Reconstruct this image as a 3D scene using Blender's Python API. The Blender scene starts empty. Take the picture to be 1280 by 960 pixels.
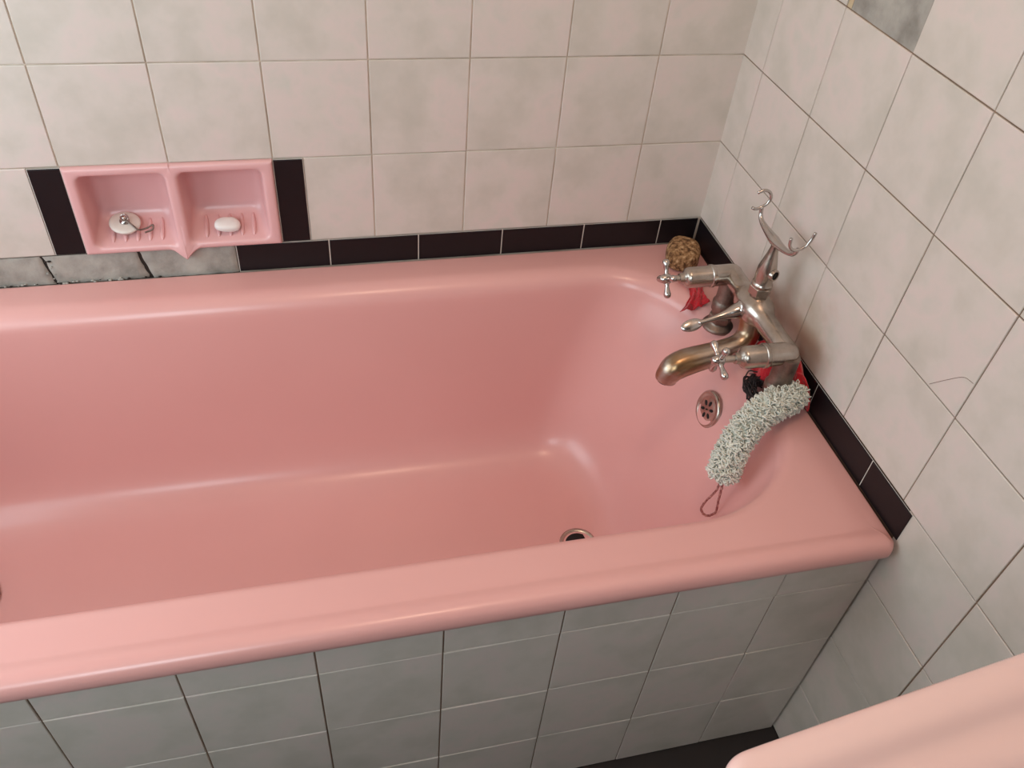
import bpy, bmesh, math, random
from mathutils import Vector, Matrix, noise
from mathutils.bvhtree import BVHTree
random.seed(7)
C = bpy.context.scene.collection
PI = math.pi
Z0 = 0.892            # height of the tile course line that the heights below are measured from

# ------------------------------------------------------------------ materials
def s2l(c):
    return tuple(((x/255)/12.92 if x/255 <= .04045 else ((x/255+.055)/1.055)**2.4) for x in c) + (1,)

def mat(name, rgb, rough=.5, metal=0., coat=0., spec=.5, sheen=0.):
    m = bpy.data.materials.new(name); m.use_nodes = True
    b = m.node_tree.nodes['Principled BSDF']
    b.inputs['Base Color'].default_value = s2l(rgb)
    b.inputs['Roughness'].default_value = rough
    b.inputs['Metallic'].default_value = metal
    b.inputs['Coat Weight'].default_value = coat
    b.inputs['Coat Roughness'].default_value = .2
    b.inputs['Specular IOR Level'].default_value = spec
    b.inputs['Sheen Weight'].default_value = sheen
    return m

def nd(m, t, **kw):
    n = m.node_tree.nodes.new(t)
    for k, v in kw.items():
        if k in n.inputs: n.inputs[k].default_value = v
        else: setattr(n, k, v)
    return n
def ln(m, a, b): m.node_tree.links.new(a, b)

def mottled(name, stops, scale, rough=.4, bump=0., bscale=None, metal=0., detail=5., coat=0., attr=None, stretch=None, sheen=0., spec=.5):
    """noise -> colour ramp base colour, with optional bump and per-tile noise offset"""
    m = mat(name, (200, 200, 200), rough, metal, coat, spec, sheen)
    b = m.node_tree.nodes['Principled BSDF']
    tc = nd(m, 'ShaderNodeTexCoord')
    n = nd(m, 'ShaderNodeTexNoise', noise_dimensions='4D', Scale=scale, Detail=detail, Roughness=.55)
    src = tc.outputs['Object']
    if stretch:
        mp = nd(m, 'ShaderNodeMapping', Scale=stretch); ln(m, src, mp.inputs['Vector']); src = mp.outputs['Vector']
    ln(m, src, n.inputs['Vector'])
    if attr:
        a = nd(m, 'ShaderNodeAttribute', attribute_name=attr)
        ln(m, a.outputs['Fac'], n.inputs['W'])
    r = nd(m, 'ShaderNodeValToRGB')
    el = r.color_ramp.elements
    el[0].position, el[0].color = stops[0][0], s2l(stops[0][1])
    el[1].position, el[1].color = stops[-1][0], s2l(stops[-1][1])
    for p, c in stops[1:-1]:
        e = el.new(p); e.color = s2l(c)
    ln(m, n.outputs['Fac'], r.inputs['Fac'])
    ln(m, r.outputs['Color'], b.inputs['Base Color'])
    if bump:
        n2 = nd(m, 'ShaderNodeTexNoise', Scale=bscale or scale*6, Detail=6.)
        ln(m, src, n2.inputs['Vector'])
        bp = nd(m, 'ShaderNodeBump', Strength=bump, Distance=.003)
        ln(m, n2.outputs['Fac'], bp.inputs['Height']); ln(m, bp.outputs['Normal'], b.inputs['Normal'])
    m['ramp'] = r.name
    return m

TILE = mottled('tile_glaze', [(.28, (198, 192, 181)), (.43, (207, 199, 189)), (.52, (213, 204, 195)), (.60, (218, 204, 197)), (.74, (206, 202, 192))], 13, rough=.34, attr='tile_id', detail=4, bump=.10, bscale=45)
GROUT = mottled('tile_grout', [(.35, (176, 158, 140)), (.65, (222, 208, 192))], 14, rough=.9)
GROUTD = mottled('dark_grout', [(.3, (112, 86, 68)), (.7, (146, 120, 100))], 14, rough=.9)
WHITEG = mat('white_grout', (222, 214, 204), .8)
BLACK = mat('black_tile', (22, 16, 19), .42, spec=.35)
PINK = mottled('pink_enamel', [(.3, (222, 165, 160)), (.7, (226, 170, 165))], 3, rough=.3, coat=.25, detail=2)
PINK2 = mottled('pink_vitreous_china', [(.3, (239, 204, 199)), (.7, (241, 208, 203))], 3, rough=.2, coat=.3, detail=2)
PINK3 = mat('pink_ceramic', (226, 176, 175), .3, coat=.15)
CEMENT = mottled('bare_cement', [(.3, (132, 128, 120)), (.5, (164, 160, 152)), (.7, (184, 180, 170))], 22, rough=.95, bump=.6, bscale=70)
CRACK = mat('dark_gap', (40, 32, 27), .95)
HAIR = mat('hairline_crack', (128, 104, 90), .95)
FLOOR = mottled('dark_floor', [(.3, (30, 26, 27)), (.7, (40, 34, 34))], 8, rough=.5)
PAINT = mat('wall_paint', (206, 196, 186), .8)
CHROME = mottled('worn_chrome', [(.3, (150, 138, 128)), (.5, (186, 176, 166)), (.75, (204, 196, 188))], 30, rough=.27, metal=1., bump=.04)
BRASSY = mottled('brassy_worn_chrome', [(.36, (156, 126, 92)), (.5, (174, 152, 130)), (.62, (190, 178, 168))], 40, rough=.3, metal=1., stretch=(.25, 1, 1), bump=.04)
DULL = mottled('limescaled_chrome', [(.3, (112, 98, 90)), (.7, (160, 146, 136))], 60, rough=.45, metal=1., bump=.2)
STEEL = mat('polished_steel', (196, 190, 186), .2, 1.)
HOLE = mat('dark_hole', (22, 16, 15), .9)
RED = mottled('red_cloth', [(.3, (168, 10, 26)), (.7, (204, 18, 34))], 60, rough=.95, bump=.8, bscale=260, sheen=.3)
MINT = mottled('mint_chenille', [(.3, (206, 208, 194)), (.7, (230, 228, 217))], 60, rough=.95, sheen=.3)
CORD = mottled('twisted_cord', [(.4, (128, 62, 62)), (.6, (196, 140, 132))], 260, rough=.9)
PUMICE = mottled('granular_cork', [(.36, (84, 54, 30)), (.48, (140, 102, 66)), (.58, (170, 132, 92)), (.68, (204, 172, 132))], 150, rough=.95, bump=.9, bscale=230, detail=3)
SOAP = mat('white_soap', (236, 230, 226), .45)
PLUGM = mat('white_rubber', (226, 220, 212), .4)
SCOUR = mat('dark_scourer', (46, 38, 38), .7)
BLUE = mottled('slate_blue_cloth', [(.3, (70, 74, 104)), (.7, (96, 100, 128))], 60, rough=.95)
FPAINT = mat('front_wall_paint', (66, 54, 47), .8)  # unseen wall, kept dark to cut light bounced onto the bath panel
UPVC = mat('white_window_frame', (232, 230, 226), .4)

# ------------------------------------------------------------------ mesh helpers
class MB:
    def __init__(s): s.v = []; s.f = []; s.m = []; s.t = []
    def add(s, vs, fs, mi=0, tid=0.):
        o = len(s.v); s.v += [tuple(v) for v in vs]
        for f in fs: s.f.append(tuple(i+o for i in f)); s.m.append(mi); s.t.append(tid)
        return s
    def loft(s, loops, cap0=True, cap1=True, mi=0):
        n = len(loops[0]); vs = [p for l in loops for p in l]; fs = []
        for k in range(len(loops)-1):
            for i in range(n):
                j = (i+1) % n
                fs.append((k*n+i, k*n+j, (k+1)*n+j, (k+1)*n+i))
        if cap0: fs.append(tuple(reversed(range(n))))
        if cap1: fs.append(tuple((len(loops)-1)*n+i for i in range(n)))
        return s.add(vs, fs, mi)
    def tube(s, pts, rad, n=14, mi=0, flat=None, cap=True):
        pts = [Vector(p) for p in pts]
        if not hasattr(rad, '__len__'): rad = [rad]*len(pts)
        loops = []; up = None
        for i, p in enumerate(pts):
            d = (pts[min(i+1, len(pts)-1)]-pts[max(i-1, 0)])
            if d.length < 1e-9: d = Vector((0, 0, 1))
            d.normalize()
            if up is None:
                up = Vector((0, 0, 1)) if abs(d.z) < .9 else Vector((1, 0, 0))
                if flat: up = Vector(flat)
            a = up-d*up.dot(d)
            if a.length < 1e-6: a = d.orthogonal()
            a.normalize(); b = d.cross(a); up = a
            r = rad[i]; ra, rb = (r if hasattr(r, '__len__') else (r, r))
            loops.append([p+a*ra*math.cos(2*PI*k/n)+b*rb*math.sin(2*PI*k/n) for k in range(n)])
        return s.loft(loops, cap, cap, mi)
    def lathe(s, o, axis, prof, n=28, mi=0):
        """prof: list of (distance along axis, radius)"""
        o = Vector(o); d = Vector(axis).normalized(); a = d.orthogonal().normalized(); b = d.cross(a)
        loops = [[o+d*t+(a*math.cos(2*PI*k/n)+b*math.sin(2*PI*k/n))*max(r, 1e-5) for k in range(n)] for t, r in prof]
        return s.loft(loops, True, True, mi)
    def ball(s, o, r, n=16, mi=0, M=None):
        o = Vector(o); r = Vector(r) if hasattr(r, '__len__') else Vector((r, r, r)); loops = []
        for k in range(n+1):
            t = PI*k/n; rr = max(math.sin(t), 1e-3)
            l = []
            for i in range(2*n):
                v = Vector((r.x*rr*math.cos(PI*i/n), r.y*rr*math.sin(PI*i/n), -r.z*math.cos(t)))
                if M: v = M @ v
                l.append(o+v)
            loops.append(l)
        return s.loft(loops, True, True, mi)
    def box(s, lo, hi, mi=0, tid=0.):
        x0, y0, z0 = lo; x1, y1, z1 = hi
        vs = [(x, y, z) for z in (z0, z1) for y in (y0, y1) for x in (x0, x1)]
        return s.add(vs, [(0, 2, 3, 1), (4, 5, 7, 6), (0, 1, 5, 4), (2, 6, 7, 3), (0, 4, 6, 2), (1, 3, 7, 5)], mi, tid)
    def build(s, name, mats, parent=None, smooth=True, sub=0, bevel=0., weld=False, angle=None, loc=None):
        me = bpy.data.meshes.new(name)
        off = Vector(loc) if loc else Vector((0, 0, 0))
        me.from_pydata([tuple(Vector(v)-off) for v in s.v], [], s.f); me.update()
        if not isinstance(mats, (list, tuple)): mats = [mats]
        for x in mats: me.materials.append(x)
        for p, i in zip(me.polygons, s.m): p.material_index = i; p.use_smooth = smooth
        if any(s.t):
            at = me.attributes.new('tile_id', 'FLOAT', 'FACE')
            for i, t in enumerate(s.t): at.data[i].value = t
        bm = bmesh.new(); bm.from_mesh(me)
        if weld: bmesh.ops.remove_doubles(bm, verts=bm.verts, dist=1e-5)
        bmesh.ops.recalc_face_normals(bm, faces=bm.faces)
        bm.to_mesh(me); bm.free()
        if angle: me.set_sharp_from_angle(angle=math.radians(angle))
        o = bpy.data.objects.new(name, me); C.objects.link(o)
        if loc: o.location = loc
        if parent:
            o.parent = parent
            if not loc: o.location = -Vector(parent_world(parent))
            else: o.location = Vector(loc)-Vector(parent_world(parent))
        if bevel:
            b = o.modifiers.new('bevel', 'BEVEL'); b.width = bevel; b.segments = 3; b.limit_method = 'ANGLE'
        if sub:
            u = o.modifiers.new('sub', 'SUBSURF'); u.levels = u.render_levels = sub
        return o
def parent_world(o):
    v = Vector(o.location)
    while o.parent: o = o.parent; v += Vector(o.location)
    return v
def thing(o, label, cat, group=None):
    o['label'] = label; o['category'] = cat
    if group: o['group'] = group
    return o
def empty(name, loc, label, cat, group=None):
    o = bpy.data.objects.new(name, None); C.objects.link(o); o.location = loc; o.empty_display_size = .05
    return thing(o, label, cat, group)
def struct(o): o['kind'] = 'structure'; return o
def smooth01(a, b, x):
    t = min(1, max(0, (x-a)/(b-a))); return t*t*(3-2*t)
def catmull(P, n=8):
    P = [Vector(p) for p in P]; out = []
    Q = [P[0]*2-P[1]]+P+[P[-1]*2-P[-2]]
    for i in range(1, len(Q)-2):
        a, b, c, d = Q[i-1:i+3]
        for k in range(n):
            t = k/n
            out.append(.5*((2*b)+(c-a)*t+(2*a-5*b+4*c-d)*t*t+(3*b-a-3*c+d)*t**3))
    out.append(P[-1]); return out
def lerpl(xs, n):
    """resample a list of numbers (one per control point) to the catmull sampling"""
    out = []
    for a, b in zip(xs, xs[1:]): out += [a+(b-a)*k/n for k in range(n)]
    return out+[xs[-1]]
def rrect(x0, x1, y0, y1, rad, nx=14, ny=8, nc=10):
    """closed loop of a rectangle with elliptic corners; rad = [(rx,ry)]*4 for corners (x1,y1),(x0,y1),(x0,y0),(x1,y0)"""
    if not isinstance(rad, list): rad = [(rad, rad)]*4
    cs = [(x1, y1, -1, -1, 0), (x0, y1, 1, -1, 1), (x0, y0, 1, 1, 2), (x1, y0, -1, 1, 3)]
    pts = []
    for k, (cx, cy, sx, sy, q) in enumerate(cs):
        rx, ry = rad[k]; ox, oy = cx+sx*rx, cy+sy*ry
        arc = [(ox+rx*math.cos(q*PI/2+PI/2*i/nc), oy+ry*math.sin(q*PI/2+PI/2*i/nc)) for i in range(nc+1)]
        pts += arc
        k2 = (k+1) % 4; rx2, ry2 = rad[k2]; c2 = cs[k2]
        o2 = (c2[0]+c2[2]*rx2, c2[1]+c2[3]*ry2); q2 = c2[4]
        nxt = (o2[0]+rx2*math.cos(q2*PI/2), o2[1]+ry2*math.sin(q2*PI/2))
        n = nx if k % 2 == 0 else ny
        for i in range(1, n): pts.append((arc[-1][0]+(nxt[0]-arc[-1][0])*i/n, arc[-1][1]+(nxt[1]-arc[-1][1])*i/n))
    return pts

# ------------------------------------------------------------------ tiled surfaces
tid_counter = [1.]
def tile(mb, frame, u0, u1, v0, v1, gap=.0009, thick=.0019, bev=.0010, mi=0, jit=.00035):
    """one glazed tile standing proud of the grout; frame = (origin, udir, vdir, normal)"""
    o, U, V, N = frame
    a0, a1, b0, b1 = u0+gap, u1-gap, v0+gap, v1-gap
    if a1-a0 < .004 or b1-b0 < .004: return
    tid_counter[0] += 3.7
    d = [random.uniform(-jit, jit) for _ in range(4)]
    def q(u, v, h): return o+U*u+V*v+N*h
    def ring(ins, h): return [q(a0+ins, b0+ins, h+d[0]), q(a1-ins, b0+ins, h+d[1]), q(a1-ins, b1-ins, h+d[2]), q(a0+ins, b1-ins, h+d[3])]
    R = [ring(0, -.004), ring(0, thick-bev), ring(bev*.35, thick-bev*.3), ring(bev, thick)]
    vs = [p for r in R for p in r]; fs = []
    for k in range(3):
        for i in range(4): fs.append((k*4+i, k*4+(i+1) % 4, (k+1)*4+(i+1) % 4, (k+1)*4+i))
    fs.append((12, 13, 14, 15))
    mb.add(vs, fs, mi, tid_counter[0])
GT = .0019
FB = (Vector((0, GT, Z0)), Vector((1, 0, 0)), Vector((0, 0, 1)), Vector((0, -1, 0)))      # back wall
FR = (Vector((GT, 0, Z0)), Vector((0, 1, 0)), Vector((0, 0, 1)), Vector((-1, 0, 0)))      # right wall
H = .1485
XL, YF, ZC = -1.56, -1.85, 2.4-Z0      # left wall, front wall, ceiling (from course line)
NX0, NX1 = -1.0345, -.740               # soap dish
# back wall
w = MB()
xs = [0.]+[-.1425-.149*k for k in range(0, 11)]
xs = [x for x in xs if x > XL]+[XL]
for r in range(-1, 10):
    v0 = H*r
    if v0 > ZC: break
    for a, b in zip(xs, xs[1:]): tile(w, FB, b, a or .003, v0, min(v0+H, ZC))
for a, b in zip(xs, xs[1:]):            # course beside the soap dish
    for lo, hi in ((max(b, -.6945), a), (b, min(a, -1.0797))):
        if hi-lo > .01: tile(w, FB, lo, hi or .003, -2*H-.0005, -H)
for r in range(-6, -3):                 # behind the bath
    for a, b in zip(xs, xs[1:]): tile(w, FB, b, a, H*r, H*r+H)
for lo, hi in (((XL, GT, -Z0), (NX0+.004, .12, ZC)), ((NX1-.004, GT, -Z0), (.12, .12, ZC)), ((NX0+.004, GT, -Z0), (NX1-.004, .12, -2*H+.004)), ((NX0+.004, GT, -H-.004), (NX1-.004, .12, ZC)), ((NX0+.004, .1, -2*H+.004), (NX1-.004, .12, -H-.004))):
    w.box((lo[0], lo[1], lo[2]+Z0), (hi[0], hi[1], hi[2]+Z0), 1)
struct(w.build('wall_back', [TILE, GROUT], smooth=False))
# right wall
w = MB()
ys = [0.]+[-.0682-.15*k for k in range(0, 15)]
ys = [y for y in ys if y > YF]+[YF]
for r in range(-6, 11):
    v0 = H*r
    if v0 > ZC: break
    for a, b in zip(ys, ys[1:]):
        if r == 1 and abs(b+.3682) < .01: continue                      # the missing tile
        if r == -3:
            if b > -.693: continue
            tile(w, FR, b, min(a, -.683), v0, v0+H); continue
        tile(w, FR, b, a or .003, v0, min(v0+H, ZC))
w.box((GT, YF, 0), (.12, 0, ZC+Z0), 1)
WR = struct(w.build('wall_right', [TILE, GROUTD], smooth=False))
# soft shadow of the tap, painted as a brown tint on the wall behind it
nt = TILE.node_tree; bs = nt.nodes['Principled BSDF']
geo = nd(TILE, 'ShaderNodeNewGeometry')
vd = nd(TILE, 'ShaderNodeVectorMath', operation='DISTANCE'); vd.inputs[1].default_value = (0, -.375, Z0-.27)
ln(TILE, geo.outputs['Position'], vd.inputs[0])
nz = nd(TILE, 'ShaderNodeTexNoise', Scale=28., Detail=3.); ln(TILE, geo.outputs['Position'], nz.inputs['Vector'])
ma = nd(TILE, 'ShaderNodeMath', operation='MULTIPLY_ADD'); ma.inputs[1].default_value = .08; ln(TILE, nz.outputs['Fac'], ma.inputs[0]); ln(TILE, vd.outputs['Value'], ma.inputs[2])
mr = nd(TILE, 'ShaderNodeMapRange', interpolation_type='SMOOTHSTEP'); mr.inputs[1].default_value = .05; mr.inputs[2].default_value = .15; mr.inputs[3].default_value = .6; mr.inputs[4].default_value = 0.
ln(TILE, ma.outputs[0], mr.inputs[0])
mx = nd(TILE, 'ShaderNodeMixRGB'); mx.inputs[2].default_value = s2l((168, 132, 100))
ln(TILE, mr.outputs[0], mx.inputs[0]); ln(TILE, nt.nodes[TILE['ramp']].outputs['Color'], mx.inputs[1]); ln(TILE, mx.outputs[0], bs.inputs['Base Color'])

# bare patch where a tile is missing
p = MB()
N = 14
def patch(mb, frame, u0, u1, v0, v1, h, amp, nu, nv, seed=0., mi=0, edge=.006):
    o, U, V, Nn = frame; vs = []
    for j in range(nv+1):
        for i in range(nu+1):
            u = u0+(u1-u0)*i/nu; v = v0+(v1-v0)*j/nv
            P = o+U*u+V*v
            e = min(i, nu-i, j, nv-j)
            hh = h+amp*noise.noise(P*38+Vector((seed, 0, 0)))+amp*.5*noise.noise(P*120)
            if e == 0: hh -= .0006
            vs.append(P+Nn*hh)
    fs = [(j*(nu+1)+i, j*(nu+1)+i+1, (j+1)*(nu+1)+i+1, (j+1)*(nu+1)+i) for j in range(nv) for i in range(nu)]
    mb.add(vs, fs, mi)
patch(p, FR, -.3678, -.2293, H+.0006, 2*H-.001, .0011, .0003, 24, 24, 3.)
patch(p, FR, -.229, -.2188, H+.0008, 2*H-.001, .0015, .0004, 4, 24, 5., 1)
struct(p.build('trim_5', [CEMENT, mottled('tile_adhesive', [(.3, (186, 164, 128)), (.7, (206, 188, 156))], 40, rough=.9, bump=.4)]))
# hairline crack in one right-hand tile
k = MB()
pts = [(-.0003, -.6155, -.144), (-.0003, -.635, -.119), (-.0003, -.651, -.101), (-.0003, -.6655, -.097)]
k.tube([(x, y, z+Z0) for x, y, z in catmull(pts, 6)], .0003, 6)
struct(k.build('trim_6', HAIR))

# black border tiles with white joints
def strip(name, frame, cells, vertical=False):
    mb = MB(); o, U, V, Nn = frame
    fr = (o, U, V, Nn)
    for u0, u1, v0, v1 in cells: tile(mb, fr, u0, u1, v0, v1, gap=.0009, thick=.0034, bev=.001, jit=.0002)
    for u0, u1, v0, v1 in cells:
        q = [o+U*u+V*v+Nn*.0022 for u, v in ((u0, v0+.0012), (u1, v0+.0012), (u1, v1), (u0, v1))]
        mb.add(q, [(0, 1, 2, 3)], 1)
    return struct(mb.build(name, [BLACK, WHITEG], smooth=False))
vb, vt = -.3493, -2*H-.0008
bx = [-.003, -.0766, -.2222, -.3708, -.517, -.666, -.8138]
strip('trim_1', FB, [(b, a, vb, vt) for a, b in zip(bx, bx[1:])])
by = [-.0022, -.151, -.300, -.4495, -.599, -.6925]
strip('trim_2', FR, [(b, a, vb-.0008, vt) for a, b in zip(by, by[1:])])
strip('trim_3', FB, [(-1.0797, -1.0350, -2*H, -H-.001)])
strip('trim_4', FB, [(-.7395, -.6945, -2*H, -H-.001)])
# strip of bare cement below the soap dish: three broken lengths over a dark gap
cm = MB()
ends = [(-1.0950, -.9585, .3), (-.9558, -.8142, 1.7), (XL, -1.0980, 4.1)]
def cement_len(u0, u1, seed):
    nu = max(12, int((u1-u0)/.006)); nv = 9; o, U, V, Nn = FB; vs = []
    for j in range(nv+1):
        for i in range(nu+1):
            a = i/nu; b = j/nv
            u = u0+(u1-u0)*a
            if i == 1: u = u0+.0012
            if i == nu-1: u = u1-.0012
            v = -.3505+(.3505-2*H-.0012)*b
            if i in (0, 1, nu-1, nu) and u > XL+.01 and u < -.82: u += .003*noise.noise(Vector((v*80, seed, 0 if i < 2 else 1)))+(.5-b)*.011
            if j == 0: v += .002*noise.noise(Vector((u*60, seed, 2)))
            P = o+U*u+V*v
            e = min(min(i, nu-i)*.6, min(j, nv-j))
            h = (-.003 if e == 0 and i in (0, nu) else (.0012 if e == 0 else .0022))+.0009*noise.noise(P*45+Vector((seed, 0, 0)))
            vs.append(P+Nn*h)
    cm.add(vs, [(j*(nu+1)+i, j*(nu+1)+i+1, (j+1)*(nu+1)+i+1, (j+1)*(nu+1)+i) for j in range(nv) for i in range(nu)], 0)
for e in ends: cement_len(*e)
q = [FB[0]+FB[1]*u+FB[2]*v+FB[3]*.0006 for u, v in ((XL, -.352), (-.8145, -.352), (-.8145, -2*H-.0008), (XL, -2*H-.0008))]
cm.add(q, [(0, 1, 2, 3)], 1)
for i in range(46):                     # crumbs along the rim
    u = random.uniform(-1.3, -.93) if i < 38 else random.uniform(-1.102, -1.09)
    r = random.uniform(.0006, .0022)
    cm.ball((u, GT-.002-random.uniform(0, .004), Z0-.3485+random.uniform(0, .002) if i < 38 else Z0-random.uniform(.305, .347)), (r*1.5, r, r*.8), 4, 0 if i % 3 else 1)
struct(cm.build('trim_7', [CEMENT, CRACK]))

# rest of the room
def slab(name, lo, hi, m):
    return struct(MB().box(lo, hi).build(name, m, smooth=False))
slab('floor', (XL, YF, -.1), (.12, .12, 0.), FLOOR)
slab('ceiling', (XL-.12, YF-.12, ZC+Z0), (.12, .12, ZC+Z0+.1), PAINT)
FX0, FX1, FZ0, FZ1 = -1.53, -1.03, 1.2, 2.05    # second window, opposite the bath
w = MB()
w.box((XL-.12, YF-.12, 0), (FX0, YF, ZC+Z0)); w.box((FX1, YF-.12, 0), (.12, YF, ZC+Z0))
w.box((FX0, YF-.12, 0), (FX1, YF, FZ0)); w.box((FX0, YF-.12, FZ1), (FX1, YF, ZC+Z0))
struct(w.build('wall_front', FPAINT, smooth=False))
WY0, WY1, WZ0, WZ1 = -1.15, -.06, .72, 1.45     # window opening in the wall at the foot of the bath
w = MB()
w.box((XL-.12, YF, 0), (XL, WY0, ZC+Z0)); w.box((XL-.12, WY1, 0), (XL, .12, ZC+Z0))
w.box((XL-.12, WY0, 0), (XL, WY1, WZ0)); w.box((XL-.12, WY0, WZ1), (XL, WY1, ZC+Z0))
struct(w.build('wall_left', PAINT, smooth=False))
fr = MB(); t = .035; x0, x1 = XL-.08, XL-.03; ym = (WY0+WY1)/2
for lo, hi in (((WY0, WZ0), (WY0+t, WZ1)), ((WY1-t, WZ0), (WY1, WZ1)), ((WY0+t, WZ0), (WY1-t, WZ0+t)), ((WY0+t, WZ1-t), (WY1-t, WZ1)), ((ym-t/2, WZ0+t), (ym+t/2, WZ1-t))):
    fr.box((x0, lo[0], lo[1]), (x1, hi[0], hi[1]))
win = struct(fr.build('window_1', UPVC, smooth=False, bevel=.004))
gm = bpy.data.materials.new('window_glass'); gm.use_nodes = True
gt = gm.node_tree; gt.nodes.remove(gt.nodes['Principled BSDF'])
tr = nd(gm, 'ShaderNodeBsdfTransparent'); gl = nd(gm, 'ShaderNodeBsdfGlossy', Roughness=.05); mxs = nd(gm, 'ShaderNodeMixShader', Fac=.06)
ln(gm, tr.outputs[0], mxs.inputs[1]); ln(gm, gl.outputs[0], mxs.inputs[2]); ln(gm, mxs.outputs[0], gt.nodes['Material Output'].inputs['Surface'])
for a, b in ((WY0+t, ym-t/2), (ym+t/2, WY1-t)):
    MB().box((XL-.058, a, WZ0+t), (XL-.052, b, WZ1-t)).build('pane', gm, win, smooth=False)

fr = MB(); t = .04; y0, y1 = YF-.08, YF-.03
for lo, hi in (((FX0, FZ0), (FX0+t, FZ1)), ((FX1-t, FZ0), (FX1, FZ1)), ((FX0+t, FZ0), (FX1-t, FZ0+t)), ((FX0+t, FZ1-t), (FX1-t, FZ1))):
    fr.box((lo[0], y0, lo[1]), (hi[0], y1, hi[1]))
win2 = struct(fr.build('window_2', UPVC, smooth=False, bevel=.004))
MB().box((FX0+t, YF-.058, FZ0+t), (FX1-t, YF-.052, FZ1-t)).build('pane', gm, win2, smooth=False)

# ------------------------------------------------------------------ bathtub
ZR = Z0-.348                            # rim height
OB = (-1.47, -.070, -.613, -.088)       # opening x0,x1,y0,y1
def bathloop(x0, x1, y0, y1, cr, z):
    return [(x, y, z) for x, y in rrect(x0, x1, y0, y1, cr, 30, 14, 12)]
CR = [(.15, .19), (.09, .12), (.09, .12), (.17, .16)]
outer = (-1.535, -.0045, -.7045, -.0045)
def ins(b, d): return (b[0]+d, b[1]-d*.5, b[2]+d, b[3]-d*.5)
def rimw(y): return smooth01(-.690, -.7035, y)
L = []
oc = [(.012, .012)]*4
base = rrect(*outer, oc, 30, 14, 12)
prof = [(.022, -.0225), (.006, -.0245), (.001, -.0215), (0, -.015), (.0005, -.0085), (.003, -.0015), (.008, .0032), (.015, .0052), (.021, .0050), (.027, .0034), (.0315, .0014), (.035, .0003), (.039, 0.)]
for d, dz in prof:
    pl = rrect(*ins(outer, d), [(max(.012-d*.3, .004),)*2]*4, 30, 14, 12)
    loop = []
    for (bx_, by_), (px, py) in zip(base, pl):
        wgt = rimw(by_)
        zf = (0. if dz > -.0086 else dz)
        loop.append((px, py, ZR+dz*wgt+zf*(1-wgt)))
    L.append(loop)
RO = .036
def insr(b, d): return (b[0]+d, b[1]-d, b[2]+d*.42, b[3]-d)
ob0 = insr(OB, -RO)
def crs(d): return [(rx+d, ry+d) for rx, ry in CR]
first = bathloop(*ob0, crs(RO), ZR)
last = L[-1]
for t_ in (.33, .66):
    L.append([tuple(a+(b-a)*t_ for a, b in zip(p_, q_)) for p_, q_ in zip(last, first)])
for a in (0, 12, 25, 40, 55, 70, 85):
    a = math.radians(a); d = RO*(1-math.sin(a))
    l_ = bathloop(*insr(OB, -d), crs(d), 0)
    L.append([(x, y, ZR-RO*(1-math.cos(a))*(1-.55*smooth01(-.5, -.6, y))) for x, y, z in l_])
for z, x0, x1, y0, y1, k in ((.46, -1.462, -.102, -.596, -.095, .95), (.36, -1.455, -.136, -.586, -.105, .9), (.27, -1.445, -.168, -.574, -.115, .85), (.225, -1.435, -.186, -.563, -.125, .8),
                             (.197, -1.422, -.203, -.548, -.140, .75), (.179, -1.40, -.222, -.528, -.160, .7), (.1705, -1.37, -.240, -.50, -.19, .62), (.168, -1.345, -.262, -.47, -.22, .55), (.168, -1.32, -.29, -.445, -.245, .45), (.168, -1.28, -.33, -.41, -.28, .3)):
    L.append(bathloop(x0, x1, y0, y1, [(rx*k, ry*k) for rx, ry in CR], z))
b = MB().loft(L, False, False)
o_ = (len(L)-1)*len(L[0])               # flat middle of the floor: strips between the two long sides
b.f += [tuple(o_+q for q in (i, i+1, 121-i, 122-i)) for i in range(1, 53)]
b.f += [tuple(o_+q for q in [53]+list(range(54, 70))), tuple(o_+q for q in [121]+list(range(122, 136))+[0, 1])]
b.m += [0]*54
TUB = b.build('bathtub', PINK, sub=1)
thing(TUB, 'pink enamel bathtub fitted along the tiled back wall', 'bathtub')
# ray-castable copy of the tub surface for resting things on it
bpy.context.view_layer.update(); BV = BVHTree.FromObject(TUB, bpy.context.evaluated_depsgraph_get())
def rimz(x, y):
    h = BV.ray_cast(Vector((x, y, 1.0)), Vector((0, 0, -1)))
    return h[0].z if h[0] else ZR
# overflow on the tap-end wall
h = BV.ray_cast(Vector((-.5, -.352, Z0-.432)), Vector((1, 0, 0)))
n = h[1] if h[1].x < 0 else -h[1]; oc_ = h[0]; n = (n+Vector((-.7, 0, 0))).normalized()
ov = MB()
ov.lathe(oc_-n*.003, n, [(0, .0315), (.004, .0315), (.0062, .030), (.0068, .0275), (.0058, .0255), (.0045, .0225), (.0042, .0205), (.0052, .0185), (.0058, .010), (.006, 0)], 36)
ovo = ov.build('overflow_grate', CHROME, TUB); ovo['label'] = 'round chrome overflow grate'
a = n.orthogonal().normalized(); c = n.cross(a)
sl = MB()
for i in range(6):
    an = 2*PI*i/6+.3; d1 = a*math.cos(an)+c*math.sin(an); d2 = n.cross(d1)
    P = oc_+n*.0030+d1*.0115
    M = Matrix((d1, d2, n)).transposed()
    sl.ball(P, (.0048, .0026, .0012), 8, 0, M)
sl.ball(oc_+n*.0033, (.0022, .0022, .001), 6)
sl.build('grate_holes', HOLE, ovo)
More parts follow.
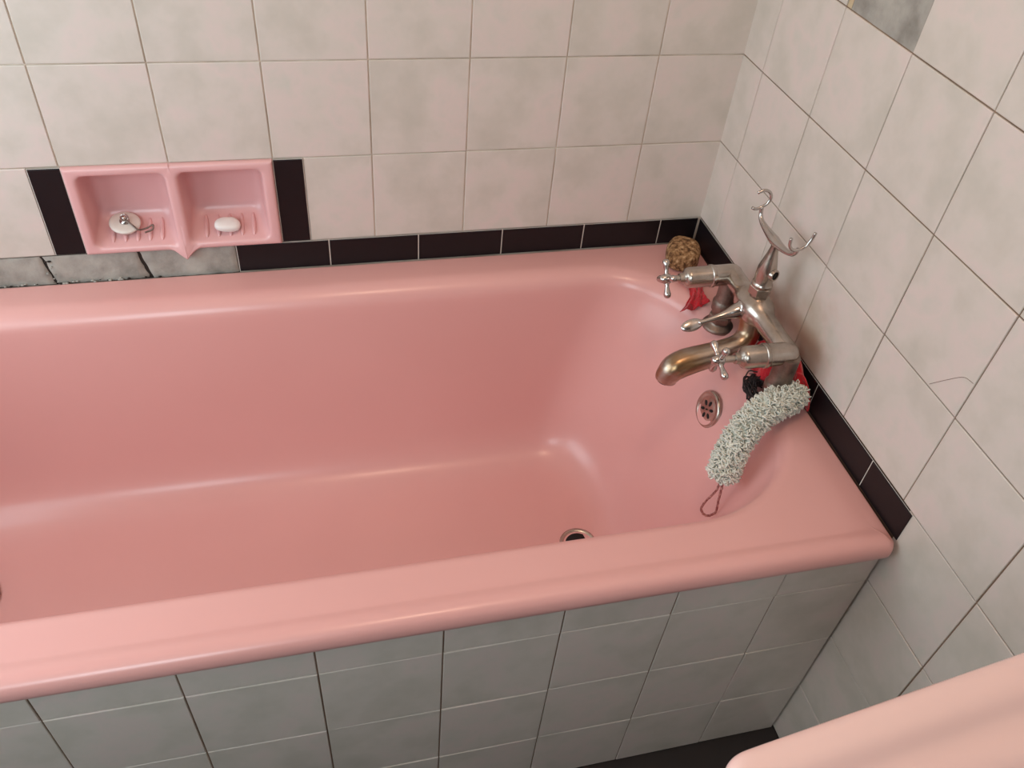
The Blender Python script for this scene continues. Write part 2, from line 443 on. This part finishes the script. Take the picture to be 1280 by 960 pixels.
# waste outlet in the bath floor
dx, dy = -.284, -.372; dz_ = rimz(dx, dy)
dr = MB().lathe((dx, dy, dz_-.002), (0, 0, 1), [(0, .034), (.003, .034), (.0042, .0315), (.0034, .028), (-.001, .0235), (-.012, .021), (-.0125, .0)], 36)
dro = dr.build('waste_ring', CHROME, TUB); dro['label'] = 'chrome waste outlet ring'
MB().lathe((dx, dy, dz_-.0020), (0, 0, 1), [(0, 0), (0.0002, .0232), (.0022, .0236), (.0024, 0)], 30).build('waste_hole', HOLE, dro)

# ------------------------------------------------------------------ tiled bath panel
YP = -.689
FP = (Vector((0, YP+GT, Z0)), Vector((1, 0, 0)), Vector((0, 0, 1)), Vector((0, -1, 0)))
pb = MB()
px_ = [-.004]+[-.1414-.1487*k for k in range(11)]; px_ = [x for x in px_ if x > -1.53]+[-1.54]
pr = [-.3715, -.4446, -.5928, -.741, -.8895]
for v1, v0 in zip(pr, pr[1:]):
    for a_, b_ in zip(px_, px_[1:]): tile(pb, FP, b_, a_, v0, v1, jit=.0006)
pb.box((-1.54, YP+GT, 0), (-.004, YP+GT+.02, Z0-.3705), 1)
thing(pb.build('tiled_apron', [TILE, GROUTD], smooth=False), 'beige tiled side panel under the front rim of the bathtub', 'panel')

# ------------------------------------------------------------------ soap dish set into the wall
sd = MB()
XM = -.8880
def dishhalf(x0, x1, hx0, hx1, hz0, hz1):
    def lp(a0, a1, b0, b1, r, y): return [(x, y, z+Z0) for x, z in rrect(a0, a1, b0, b1, r, 16, 10, 6)]
    zb, zt = -2*H+.0005, -H-.0005
    e0 = .002
    def oin(d): return (x0+(d if x0 < -1 else 0), x1-(d if x1 > -.8 else 0), zb+d, zt-d)
    LL = [lp(*oin(0), .0006, .003), lp(*oin(0), .0006, -.004), lp(*oin(.0015), .0008, -.0066), lp(*oin(.004), .001, -.0078)]
    hole = (hx0, hx1, hz0, hz1)
    def hin(d, fb=0.): return (hx0+d, hx1-d, hz0+d+fb, hz1-d)
    LL = [[(x, -.0078 if abs(x-XM) < 1e-4 else y, z) for x, y, z in l] for l in LL]
    LL += [lp(*hin(-.006), .013, -.0078), lp(*hin(-.003), .012, -.0070), lp(*hin(-.0008), .011, -.0045), lp(*hin(0), .011, -.001),
           lp(*hin(.002, .005), .012, .015), lp(*hin(.004, .012), .013, .032), lp(*hin(.006, .0155), .014, .042), lp(*hin(.011, .017), .014, .048), lp(*hin(.020, .018), .012, .0505), lp(*hin(.034, .02), .008, .051)]
    sd.loft(LL, False, True)
dishhalf(NX0, XM, -1.0175, -.8975, -.2835, -.1635)
dishhalf(XM, NX1, -.8785, -.7580, -.2835, -.1635)
# pouring lip in the middle of the lower edge
nv = []
for x, y, z in sd.v:
    if y < .004 and z-Z0 < -.27:
        t_ = max(0, 1-abs(x+.8895)/.019); t_ = t_*t_*(3-2*t_)
        g = smooth01(-.268, -.297, z-Z0)
        z -= .014*t_*g; y -= .010*t_*g*(1 if y < 0 else 0)
    nv.append((x, y, z))
sd.v = nv
for x0, x1 in ((-1.0175, -.8975), (-.8785, -.758)):   # drainage ribs on the floor of each compartment
    for i in range(5):
        x = x0+.024+(x1-x0-.048)*i/4
        sd.tube([(x, .002, Z0-.2825), (x, .008, Z0-.2785), (x, .015, Z0-.2760), (x, .032, Z0-.2672), (x, .041, Z0-.2632)], [.0016, .0034, .0036, .0036, .0016], 10)
SD = thing(sd.build('soap_dish', PINK3, weld=True, sub=1), 'pink ceramic double soap dish recessed in the back wall', 'soap dish')
def dishz(y): return Z0-.2785+(y-.008)*.46+.0032     # top of the ribs at depth y

# bath plug with its chain in the left compartment
pc = Vector((-.9740, .0215, dishz(.0235)+.0085))
tilt = Matrix.Rotation(math.radians(14), 3, 'X') @ Matrix.Rotation(math.radians(6), 3, 'Y')
plug = empty('bath_plug', pc, 'white bath plug with a chain in the left compartment of the soap dish', 'bath plug')
ax = tilt @ Vector((0, 0, 1))
MB().lathe(pc, ax, [(-.009, 0), (-.009, .0165), (-.003, .0185), (-.001, .0225), (.0015, .0230), (.003, .0215), (.0034, .016), (.004, .008), (.0042, 0)], 32).build('plug_disc', PLUGM, plug)
kb = MB(); kb.lathe(pc+ax*.004, ax, [(0, .0075), (.0015, .0075), (.003, .004), (.007, .0035), (.009, .0045), (.011, .003), (.0115, 0)], 18)
kb.build('chain_stud', STEEL, plug)
rg = MB(); cc = pc+ax*.0135+Vector((.001, -.002, 0)); M2 = tilt
ring = [cc+M2 @ Vector((.0055*math.cos(2*PI*i/20), .002*math.sin(2*PI*i/20), .0055*math.sin(2*PI*i/20))) for i in range(21)]
rg.tube(ring, .0011, 8); rg.build('ring', STEEL, plug)
ch = MB()
cpath = catmull([pc+ax*.010+Vector((.004, -.004, -.001)), pc+Vector((.012, -.012, .004)), pc+Vector((.021, -.016, -.003)), pc+Vector((.032, -.010, -.0045)), pc+Vector((.041, -.006, -.002)), pc+Vector((.040, -.014, -.0055)), pc+Vector((.030, -.0175, -.0075))], 6)
for i, P in enumerate(cpath): ch.ball(P, .0015, 5)
ch.tube(cpath, .0005, 6)
ch.build('ball_chain', DULL, plug)
# sliver of soap in the right compartment
sp = MB(); so = Vector((-.8215, .0100, dishz(.0100)+.0095)); Ms = Matrix.Rotation(math.radians(20), 3, 'X') @ Matrix.Rotation(math.radians(8), 3, 'Y')
loops = []
outl = [(-.018, -.004), (-.0145, -.0095), (-.004, -.0115), (.011, -.0105), (.0165, -.007), (.018, .001), (.0145, .008), (.008, .0125), (.002, .011), (-.006, .0115), (-.0125, .008), (-.017, .003)]
for kk, (sc, zz) in enumerate(((.55, -.0062), (.85, -.0055), (1., -.002), (1., .002), (.93, .005), (.7, .0068), (.35, .0073))):
    loops.append([so+Ms @ Vector((1.15*x*sc, 1.15*y*sc, zz+.0008*math.sin(9*x*100+kk))) for x, y in outl])
sp.loft(loops)
thing(sp.build('soap_bar', SOAP, sub=2), 'small worn white piece of soap in the right compartment of the soap dish', 'soap')

# ------------------------------------------------------------------ bath shower mixer tap
TX, TZ = -.055, Z0-.252
YB, YFt, YC = -.236, -.427, -.3165
tap = empty('mixer_tap', (TX, YC, ZR), 'worn chrome bath shower mixer tap with two cross handles on the rim', 'tap')
def hexnut(mb, o, axis, r, h0, h1):
    mb.lathe(o, axis, [(h0, r*.85), (h0+.0015, r), (h1-.0015, r), (h1, r*.85)], 6)
for y in (YB, YFt):
    lg = MB(); o = Vector((TX, y-(.004 if y == YB else .006), 0)); zb = rimz(o.x, o.y)
    lg.lathe(o+Vector((0, 0, zb)), (0, 0, 1), [(0, .026), (.003, .0262), (.006, .024), (.009, .0175), (.012, .0155), (.030, .0155), (.033, .0165), (.036, .019), (.050, .0195), (.053, .0175), (.056, .0165), (TZ-zb, .0165)], 30)
    lo_ = lg.build('tap_leg', DULL, tap, angle=40)
    nt_ = MB(); hexnut(nt_, o+Vector((0, 0, zb)), (0, 0, 1), .0195, .012, .026); nt_.build('leg_nut', DULL, lo_, smooth=False, bevel=.0008)
# crossbar with the swelling body in the middle
cb = MB()
prof = []
for i in range(61):
    t_ = i/60; y = YB+(YFt-YB)*t_; q_ = (y-YC)/.030
    prof.append(((YB-y), .0160+.0095*math.exp(-q_**4)))
cb.lathe((TX, YB, TZ), (0, -1, 0), [(-.0165, .002), (-.0150, .0075), (-.011, .0125), (-.005, .0158)]+prof+[(YB-YFt+.005, .0158), (YB-YFt+.011, .0125), (YB-YFt+.015, .0075), (YB-YFt+.0165, .002)], 30)
cb.build('crossbar', CHROME, tap)
def handle(parent, hub, a_, b_, span):
    hd = MB(); hub = Vector(hub)
    hd.lathe(hub, (-1, 0, 0), [(-.007, .0050), (-.005, .0075), (.004, .0078), (.007, .0066), (.010, .0055), (.0115, .004), (.0122, 0)], 20)
    for d in (Vector((0, -a_, b_)), Vector((0, b_, a_))):
        d.normalize()
        for s_ in (1, -1):
            e = d*s_
            hd.lathe(hub, e, [(.004, .0042), (.010, .0034), (.014, .0034), (.019, .0046), (span/2-.006, .0058), (span/2-.002, .0050), (span/2, .0028), (span/2+.0004, 0)], 16)
    return hd.build('cross_handle', STEEL, parent)
for y, xe, xh, hy, (a_, b_), name in ((YB, -.137, -.166, -.2325, (-.338, .463), 'b'), (YFt, -.129, -.160, -.427, (-.567, .2215), 'f')):
    vb_ = MB(); L0 = TX-xe
    o = Vector((TX, y, TZ))
    vb_.lathe(o, (-1, 0, 0), [(-.0165, .001), (-.0155, .006), (-.012, .0115), (-.006, .0158), (0, .0168), (.030, .0168), (.0335, .0172), (.0345, .0182), (.0385, .0182), (.0395, .0168), (.042, .0164), (L0-.008, .0164), (L0-.004, .0152), (L0-.001, .0118), (L0, .0095), (L0+.001, .0085), (L0+.008, .008), (L0+.009, .0052), (TX-xh, .0048), (TX-xh+.001, 0)], 34)
    vo = vb_.build('valve_barrel', CHROME, tap, angle=40)
    handle(vo, (xh, hy if y != YB else y, TZ+(.001 if y == YB else .0)), a_, b_, .060)
# diverter lever with a spoon end
lv = MB()
P0 = Vector((TX, YC, TZ)); P1 = Vector((-.148, YC-.004, Z0-.2755)); d = (P1-P0).normalized()
lv.lathe(P0, d, [(.014, .0145), (.021, .0150), (.023, .0140), (.0235, .0125), (.028, .0122), (.038, .0095), (.046, .0066), (.062, .0045), (.078, .0036), (.086, .0040), (.090, .004)], 22)
up = Vector((-.35, -.62, .70)); up = (up-d*up.dot(d)).normalized(); sd_ = up.cross(d)
Mp = Matrix((d, sd_, up)).transposed()
lv.ball(P0+d*.100, (.0175, .0094, .0034), 14, 0, Mp)
lv.build('diverter_lever', STEEL, tap)
# spout
spt = MB()
path = catmull([(-.057, -.322, TZ-.016), (-.059, -.331, TZ-.043), (-.074, -.338, TZ-.058), (-.100, -.342, TZ-.0635), (-.130, -.345, TZ-.0685), (-.160, -.347, TZ-.074), (-.178, -.349, TZ-.081), (-.187, -.3505, TZ-.093), (-.189, -.351, TZ-.102)], 7)
spt.tube(path, lerpl([.0165, .0175, .0175, .0180, .0195, .0212, .0210, .0180, .0165], 7), 26)
so_ = spt.build('spout', BRASSY, tap); so_['label'] = 'thick spout worn to a brassy brown'
MB().lathe((-.189, -.3515, TZ-.1010), (0, 0, -1), [(0, 0.001), (0, .0135), (.0016, .0135), (.0016, 0)], 20).build('spout_mouth', HOLE, so_)
# riser with hose outlet and fork shaped handset cradle
rs = MB(); o = Vector((TX, -.318, 0))
rs.lathe(o+Vector((0, 0, TZ)), (0, 0, 1), [(.014, .0135), (.024, .0125), (.026, .0125)], 24)
rs.lathe(o+Vector((0, 0, TZ)), (0, 0, 1), [(.040, .0150), (.0435, .0155), (.045, .0145), (.047, .0135), (.060, .0142), (.070, .0138), (.082, .0110), (.094, .0080), (.104, .0060), (.113, .0055)], 26)
ro = rs.build('riser', CHROME, tap, angle=40)
nn = MB(); hexnut(nn, o+Vector((0, 0, TZ)), (0, 0, 1), .0172, .024, .040); nn.build('riser_nut', CHROME, ro, smooth=False, bevel=.0008)
od = Vector((.35, -.93, .12)).normalized(); oo = o+Vector((0, 0, TZ+.064))
out = MB().lathe(oo, od, [(.004, .0088), (.0155, .0088), (.017, .0082), (.017, .0062), (.0135, .0058), (.0135, 0)], 22)
outo = out.build('hose_outlet', CHROME, ro, angle=40)
MB().lathe(oo, od, [(.0136, 0), (.0136, .0060), (.0150, .0060), (.0151, 0)], 18).build('outlet_bore', HOLE, outo)
cr = MB()
pts = [(-.2575, .775), (-.2605, .764), (-.268, .7575), (-.285, .7545), (-.3116, .7530), (-.335, .7550), (-.357, .7610), (-.3660, .7685), (-.3690, .7765)]
cr.tube(catmull([(TX, y, z) for y, z in pts], 6), lerpl([.0028, .0030, .0036, .0052, .0074, .0052, .0036, .0030, .0028], 6), 14)
fo = cr.build('handset_cradle', STEEL, tap)
hk = MB()
hk.tube(catmull([(-.0715, -.369, .7945), (-.0700, -.369, .7835), (-.0640, -.369, .7765), (-.0550, -.369, .7750), (-.0460, -.369, .7795), (-.0400, -.369, .7900), (-.0375, -.369, .8010)], 6), .0023, 12)
hk.build('cradle_hook', STEEL, fo)
hk = MB()
hk.tube(catmull([(-.0695, -.2565, .7735), (-.0640, -.2570, .7715), (-.0560, -.2575, .7740), (-.0480, -.258, .7810), (-.0455, -.258, .7900), (-.0500, -.2575, .7985), (-.0590, -.257, .8015), (-.0680, -.2565, .7975)], 6), .0023, 12)
hk.build('cradle_hook', STEEL, fo)

# ------------------------------------------------------------------ things lying around the tap
# pumice stone in the corner
pm = MB(); pcn = Vector((-.052, -.064, 0)); zb = rimz(-.052, -.064)
Mq = Matrix.Rotation(math.radians(-25), 3, 'Z')
loops = []
for zz, sc in ((0, .82), (.004, .95), (.012, 1.), (.022, 1.), (.030, .93), (.036, .78), (.0385, .5), (.039, .2)):
    loops.append([])
    for i in range(40):
        a_ = 2*PI*i/40; c_, s_ = math.cos(a_), math.sin(a_)
        x = .030*math.copysign(abs(c_)**.75, c_)*sc; y = .040*math.copysign(abs(s_)**.8, s_)*sc
        v = Mq @ Vector((x, y, 0)); v += pcn+Vector((0, 0, zb+zz)); v += Vector((noise.noise(v*70), noise.noise(v*70+Vector((9, 0, 0))), 0))*.0025
        loops[-1].append(v)
pm.loft(loops)
thing(pm.build('pumice_stone', PUMICE, sub=2), 'brown granular pumice stone in the far corner of the bath rim', 'pumice')

def cloth_grid(fn, nu, nv, name, m, thick=.0016, sub=1):
    mb = MB(); vs = [fn(i/nu, j/nv) for j in range(nv+1) for i in range(nu+1)]
    mb.add(vs, [(j*(nu+1)+i, j*(nu+1)+i+1, (j+1)*(nu+1)+i+1, (j+1)*(nu+1)+i) for j in range(nv) for i in range(nu)])
    o = mb.build(name, m)
    s_ = o.modifiers.new('solid', 'SOLIDIFY'); s_.thickness = thick; s_.offset = 0
    u_ = o.modifiers.new('sub', 'SUBSURF'); u_.levels = u_.render_levels = sub
    return o
def redpatch(u, v):
    # u across (towards the wall), v along towards the viewer
    xa = -.084-.022*v**2+.016*math.sin(PI*v); xb = -.022-.028*v-.012*math.sin(PI*v)
    x = xa+(xb-xa)*u; y = -.118-.076*v+.004*(u-.5)
    x += .0025*noise.noise(Vector((v*9, u*3, 1.))); y += .003*noise.noise(Vector((u*9, v*3, 4.)))
    z = max(rimz(x, y), ZR-.010)+.0035+.0035*(1+math.sin(u*17+v*4+2*noise.noise(Vector((u*3, v*3, 0)))))*.6+.003*abs(noise.noise(Vector((u*7, v*7, 2))))
    return (x, y, z)
thing(cloth_grid(redpatch, 26, 30, 'red_cloth', RED), 'red cloth rag on the rim below the back valve of the tap', 'cloth')
def redbunch(u, v):
    # a rag bunched up behind the legs against the wall: v along the wall, u from the wall over the top to the bath side
    y = -.338-.122*v
    hgt = .034+.038*math.sin(PI*min(1, max(0, (v+.05)*.95)))+.010*noise.noise(Vector((v*6, 0, 3)))
    wd = .046-.022*smooth01(.35, .75, v)
    a_ = PI*(.02+.96*u)
    x = -.008-wd/2+wd/2*math.cos(a_); z = ZR-.001+hgt*math.sin(a_)**.8
    f_ = .0045*math.sin(v*34+3*noise.noise(Vector((u*3, v*4, 7))))*math.sin(a_)+.003*noise.noise(Vector((u*8, v*14, 5)))
    return (min(x-f_*.6, -.0055), y+.004*noise.noise(Vector((u*6, v*6, 11))), max(z+f_, ZR-.0005))
thing(cloth_grid(redbunch, 30, 46, 'red_cloth', RED), 'red cloth rag bunched against the wall behind the front leg of the tap', 'cloth')
# dark frayed scouring pad round the foot of the front leg
sc_ = MB(); rnd = random.Random(5)
for i in range(130):
    a0 = rnd.uniform(0, 2*PI); r0 = rnd.uniform(.019, .034); pts = []
    z = ZR-.002+rnd.uniform(.002, .014)
    for kk in range(6):
        a_ = a0+kk*.35; rr = r0+rnd.uniform(-.004, .004)
        px, py = TX-.002+rr*math.cos(a_)*.82, -.420+rr*1.35*math.sin(a_)
        pts.append((min(px, -.012), py, max(rimz(min(px, -.012), py)+.0015, z+rnd.uniform(-.004, .006))))
    sc_.tube(catmull(pts, 4), rnd.uniform(.0006, .0012), 5)
thing(sc_.build('scouring_pad', SCOUR), 'dark frayed scouring pad around the foot of the front tap leg', 'scouring pad')

# mint chenille back scrubber draped over the rim
SP = [(-.027, -.447, .573), (-.050, -.456, .577), (-.080, -.465, .574), (-.108, -.474, .556), (-.129, -.485, .528), (-.141, -.497, .500), (-.147, -.505, .478)]
spath = catmull(SP, 10)
scr = MB()
scr.tube(spath, lerpl([.012, .016, .0165, .0165, .0165, .016, .013], 10), 16)
rnd = random.Random(3)
for i in range(2300):
    t_ = rnd.random()*(len(spath)-1.001); k_ = int(t_); P = spath[k_].lerp(spath[k_+1], t_-k_)
    d = (spath[k_+1]-spath[k_]).normalized(); a_ = d.orthogonal().normalized(); b_ = d.cross(a_)
    th = rnd.uniform(0, 2*PI); nrm = a_*math.cos(th)+b_*math.sin(th)
    tg = (d*rnd.uniform(-1, 1)+nrm.cross(d)*rnd.uniform(-1, 1)).normalized(); nrm = (nrm+tg*rnd.uniform(-.5, .5)).normalized()
    e_ = min(1, min(t_, len(spath)-1-t_)/5+.35)
    base_ = P+nrm*.0142*e_; hgt = rnd.uniform(.006, .0125); wd = rnd.uniform(.0020, .0036)
    pts = [base_-tg*wd, base_-tg*wd*1.1+nrm*hgt*.7, base_+nrm*hgt, base_+tg*wd*1.1+nrm*hgt*.7, base_+tg*wd]
    pts = [Vector((min(p_.x, -.004), p_.y, p_.z)) for p_ in pts]
    scr.tube(pts, rnd.uniform(.0009, .0014), 5)
SCR = thing(scr.build('back_scrubber', MINT), 'pale mint looped chenille scrubber draped over the bath rim', 'scrubber')
cd = MB(); e = Vector(SP[-1])
W_ = Vector((.97, -.22, .08))
lp_ = catmull([e+Vector((0, 0, .01)), e+Vector((.003, .001, -.030))-W_*.002, e+Vector((.004, .003, -.055))-W_*.010, e+Vector((.003, .003, -.078))-W_*.013, e+Vector((.003, -.001, -.088))-W_*.003, e+Vector((.006, -.001, -.080))+W_*.005, e+Vector((.006, .001, -.055))+W_*.004, e+Vector((.005, .001, -.030))+W_*.003, e+Vector((0, 0, .01))], 10)
lp_ = [p_+Vector((-.0085, -.0105, .0145))*min(1, max(0, e.z-p_.z)/.03) for p_ in lp_]
cd.tube(lp_, .0016, 8)
for i in range(0, len(lp_)-1):
    cd.ball(lp_[i]+Vector((rnd.uniform(-1, 1), rnd.uniform(-1, 1), 0))*.0007, (.0017, .0017, .0022), 5)
co = cd.build('hanging_loop', CORD, SCR); co['label'] = 'twisted reddish cord loop'
# loose thread by the wall
# blue cloth on the bath floor
bl = MB()
def blobcloth(u, v):
    a_ = 2*PI*u; r = v
    x = -1.282+.052*r*math.cos(a_)*(1+.18*noise.noise(Vector((math.cos(a_)*2, math.sin(a_)*2, 1)))); y = -.315+.045*r*math.sin(a_)*(1+.2*noise.noise(Vector((math.cos(a_)*2, math.sin(a_)*2, 5))))
    z = rimz(x, y)+.002+.020*math.sqrt(max(0, 1-r*r))+.004*abs(noise.noise(Vector((x*90, y*90, 0))))
    return (x, y, z)
thing(cloth_grid(blobcloth, 32, 12, 'crumpled_cloth', BLUE, .002), 'crumpled slate blue cloth on the bath floor at the left edge', 'cloth')

# ------------------------------------------------------------------ washbasin on the right wall
BZ = .802
bs_ = empty('washbasin', (-.22, -1.22, 0), 'pale pink washbasin on the right wall in front of the bath', 'washbasin')
x0, x1, y0, y1 = -.452, -.0025, -1.50, -.9905
def bl_(d, z, r=None, dx=0.):
    r = max(.004, (.026-d) if r is None else r)
    out = []
    for x, y in rrect(x0+d+dx, x1-(d if d < .0 else min(d, .0)), y0+d, y1-d, [(.006, .006), (r, r), (r, r), (.006, .006)], 16, 20, 8):
        sgn = (y-(y0+y1)/2)/((y1-y0)/2)
        y += sgn*.112*max(0, x+.43)
        out.append((x, y, z))
    return out
Lb = [bl_(.085, BZ-.19), bl_(.05, BZ-.15), bl_(.022, BZ-.09), bl_(.006, BZ-.045), bl_(.0015, BZ-.022), bl_(0, BZ-.012), bl_(.002, BZ-.005), bl_(.007, BZ-.001), bl_(.014, BZ), bl_(.022, BZ-.0005), bl_(.028, BZ-.0025), bl_(.033, BZ-.0075), bl_(.037, BZ-.0115), bl_(.043, BZ-.0135)]
def bowl(d, z, r):
    return [(x, y, z) for x, y in rrect(x0+.050+d, -.105-d, y0+.06+d, y1-.044-d, [(r, r)]*4, 16, 20, 8)]
Lb += [bowl(-.004, BZ-.0142, .10), bowl(.004, BZ-.017, .10), bowl(.012, BZ-.028, .10), bowl(.022, BZ-.07, .095), bowl(.045, BZ-.115, .085), bowl(.09, BZ-.14, .06), bowl(.13, BZ-.146, .03)]
MB().loft(Lb, True, True).build('basin', PINK2, bs_, sub=2)
pd = MB()
Lp = []
for z, sx, sy in ((0, .10, .11), (.02, .10, .11), (.05, .085, .095), (.35, .07, .08), (.55, .08, .09), (.63, .12, .13)):
    Lp.append([(-.20+sx*math.cos(2*PI*i/32), -1.245+sy*math.sin(2*PI*i/32), z) for i in range(32)])
pd.loft(Lp).build('pedestal', PINK2, bs_, sub=1)

# ------------------------------------------------------------------ light
al = bpy.data.lights.new('daylight', 'AREA'); al.shape = 'RECTANGLE'; al.size = WZ1-WZ0; al.size_y = WY1-WY0; al.energy = 7.9; al.color = (.80, .945, 1.)
lo = bpy.data.objects.new('daylight', al); C.objects.link(lo); lo.location = (XL-.02, (WY0+WY1)/2, (WZ0+WZ1)/2)
lo.rotation_euler = (0, math.radians(-90), 0)
al = bpy.data.lights.new('daylight', 'AREA'); al.shape = 'RECTANGLE'; al.size = FX1-FX0; al.size_y = FZ1-FZ0; al.energy = 10.5; al.color = (.80, .945, 1.)
lo = bpy.data.objects.new('daylight', al); C.objects.link(lo); lo.location = ((FX0+FX1)/2, YF-.02, (FZ0+FZ1)/2)
lo.rotation_euler = (math.radians(90), 0, 0)
LX, LY, LZ = -.48, -.82, ZC+Z0-.20
lf = MB().lathe((LX, LY, ZC+Z0), (0, 0, -1), [(0, 0), (0, .05), (.012, .048), (.02, .02), (.05, .018), (.055, .022), (.09, .022), (.092, 0)], 24)
struct(lf.build('ceiling_lamp', UPVC))
pl = bpy.data.lights.new('lamp_bulb', 'POINT'); pl.energy = 10.5; pl.color = (1., .68, .48); pl.shadow_soft_size = .07
lo = bpy.data.objects.new('lamp_bulb', pl); C.objects.link(lo); lo.location = (LX, LY, LZ)
wd_ = bpy.data.worlds.new('sky'); bpy.context.scene.world = wd_; wd_.use_nodes = True
bg = wd_.node_tree.nodes['Background']; bg.inputs[0].default_value = (.75, .86, 1, 1); bg.inputs[1].default_value = 1.

# ------------------------------------------------------------------ camera
cam = bpy.data.cameras.new('camera'); cam.sensor_width = 36; cam.lens = 1039.8/1280*36; cam.clip_start = .01
co_ = bpy.data.objects.new('camera', cam); C.objects.link(co_)
R = ((.97144578, -.22442441, .07698562), (-.09863071, -.67709491, -.7292561), (.21578944, .70083962, -.67989613))
mw = Matrix(((R[0][0], -R[1][0], -R[2][0], -.69204), (R[0][1], -R[1][1], -R[2][1], -1.19425), (R[0][2], -R[1][2], -R[2][2], .48678+Z0), (0, 0, 0, 1)))
co_.matrix_world = mw
sc0 = bpy.context.scene; sc0.camera = co_
sc0.view_settings.view_transform = 'Standard'; sc0.view_settings.look = 'None'; sc0.view_settings.gamma = 1; sc0.view_settings.use_curve_mapping = False
sc0.view_settings.exposure = .05
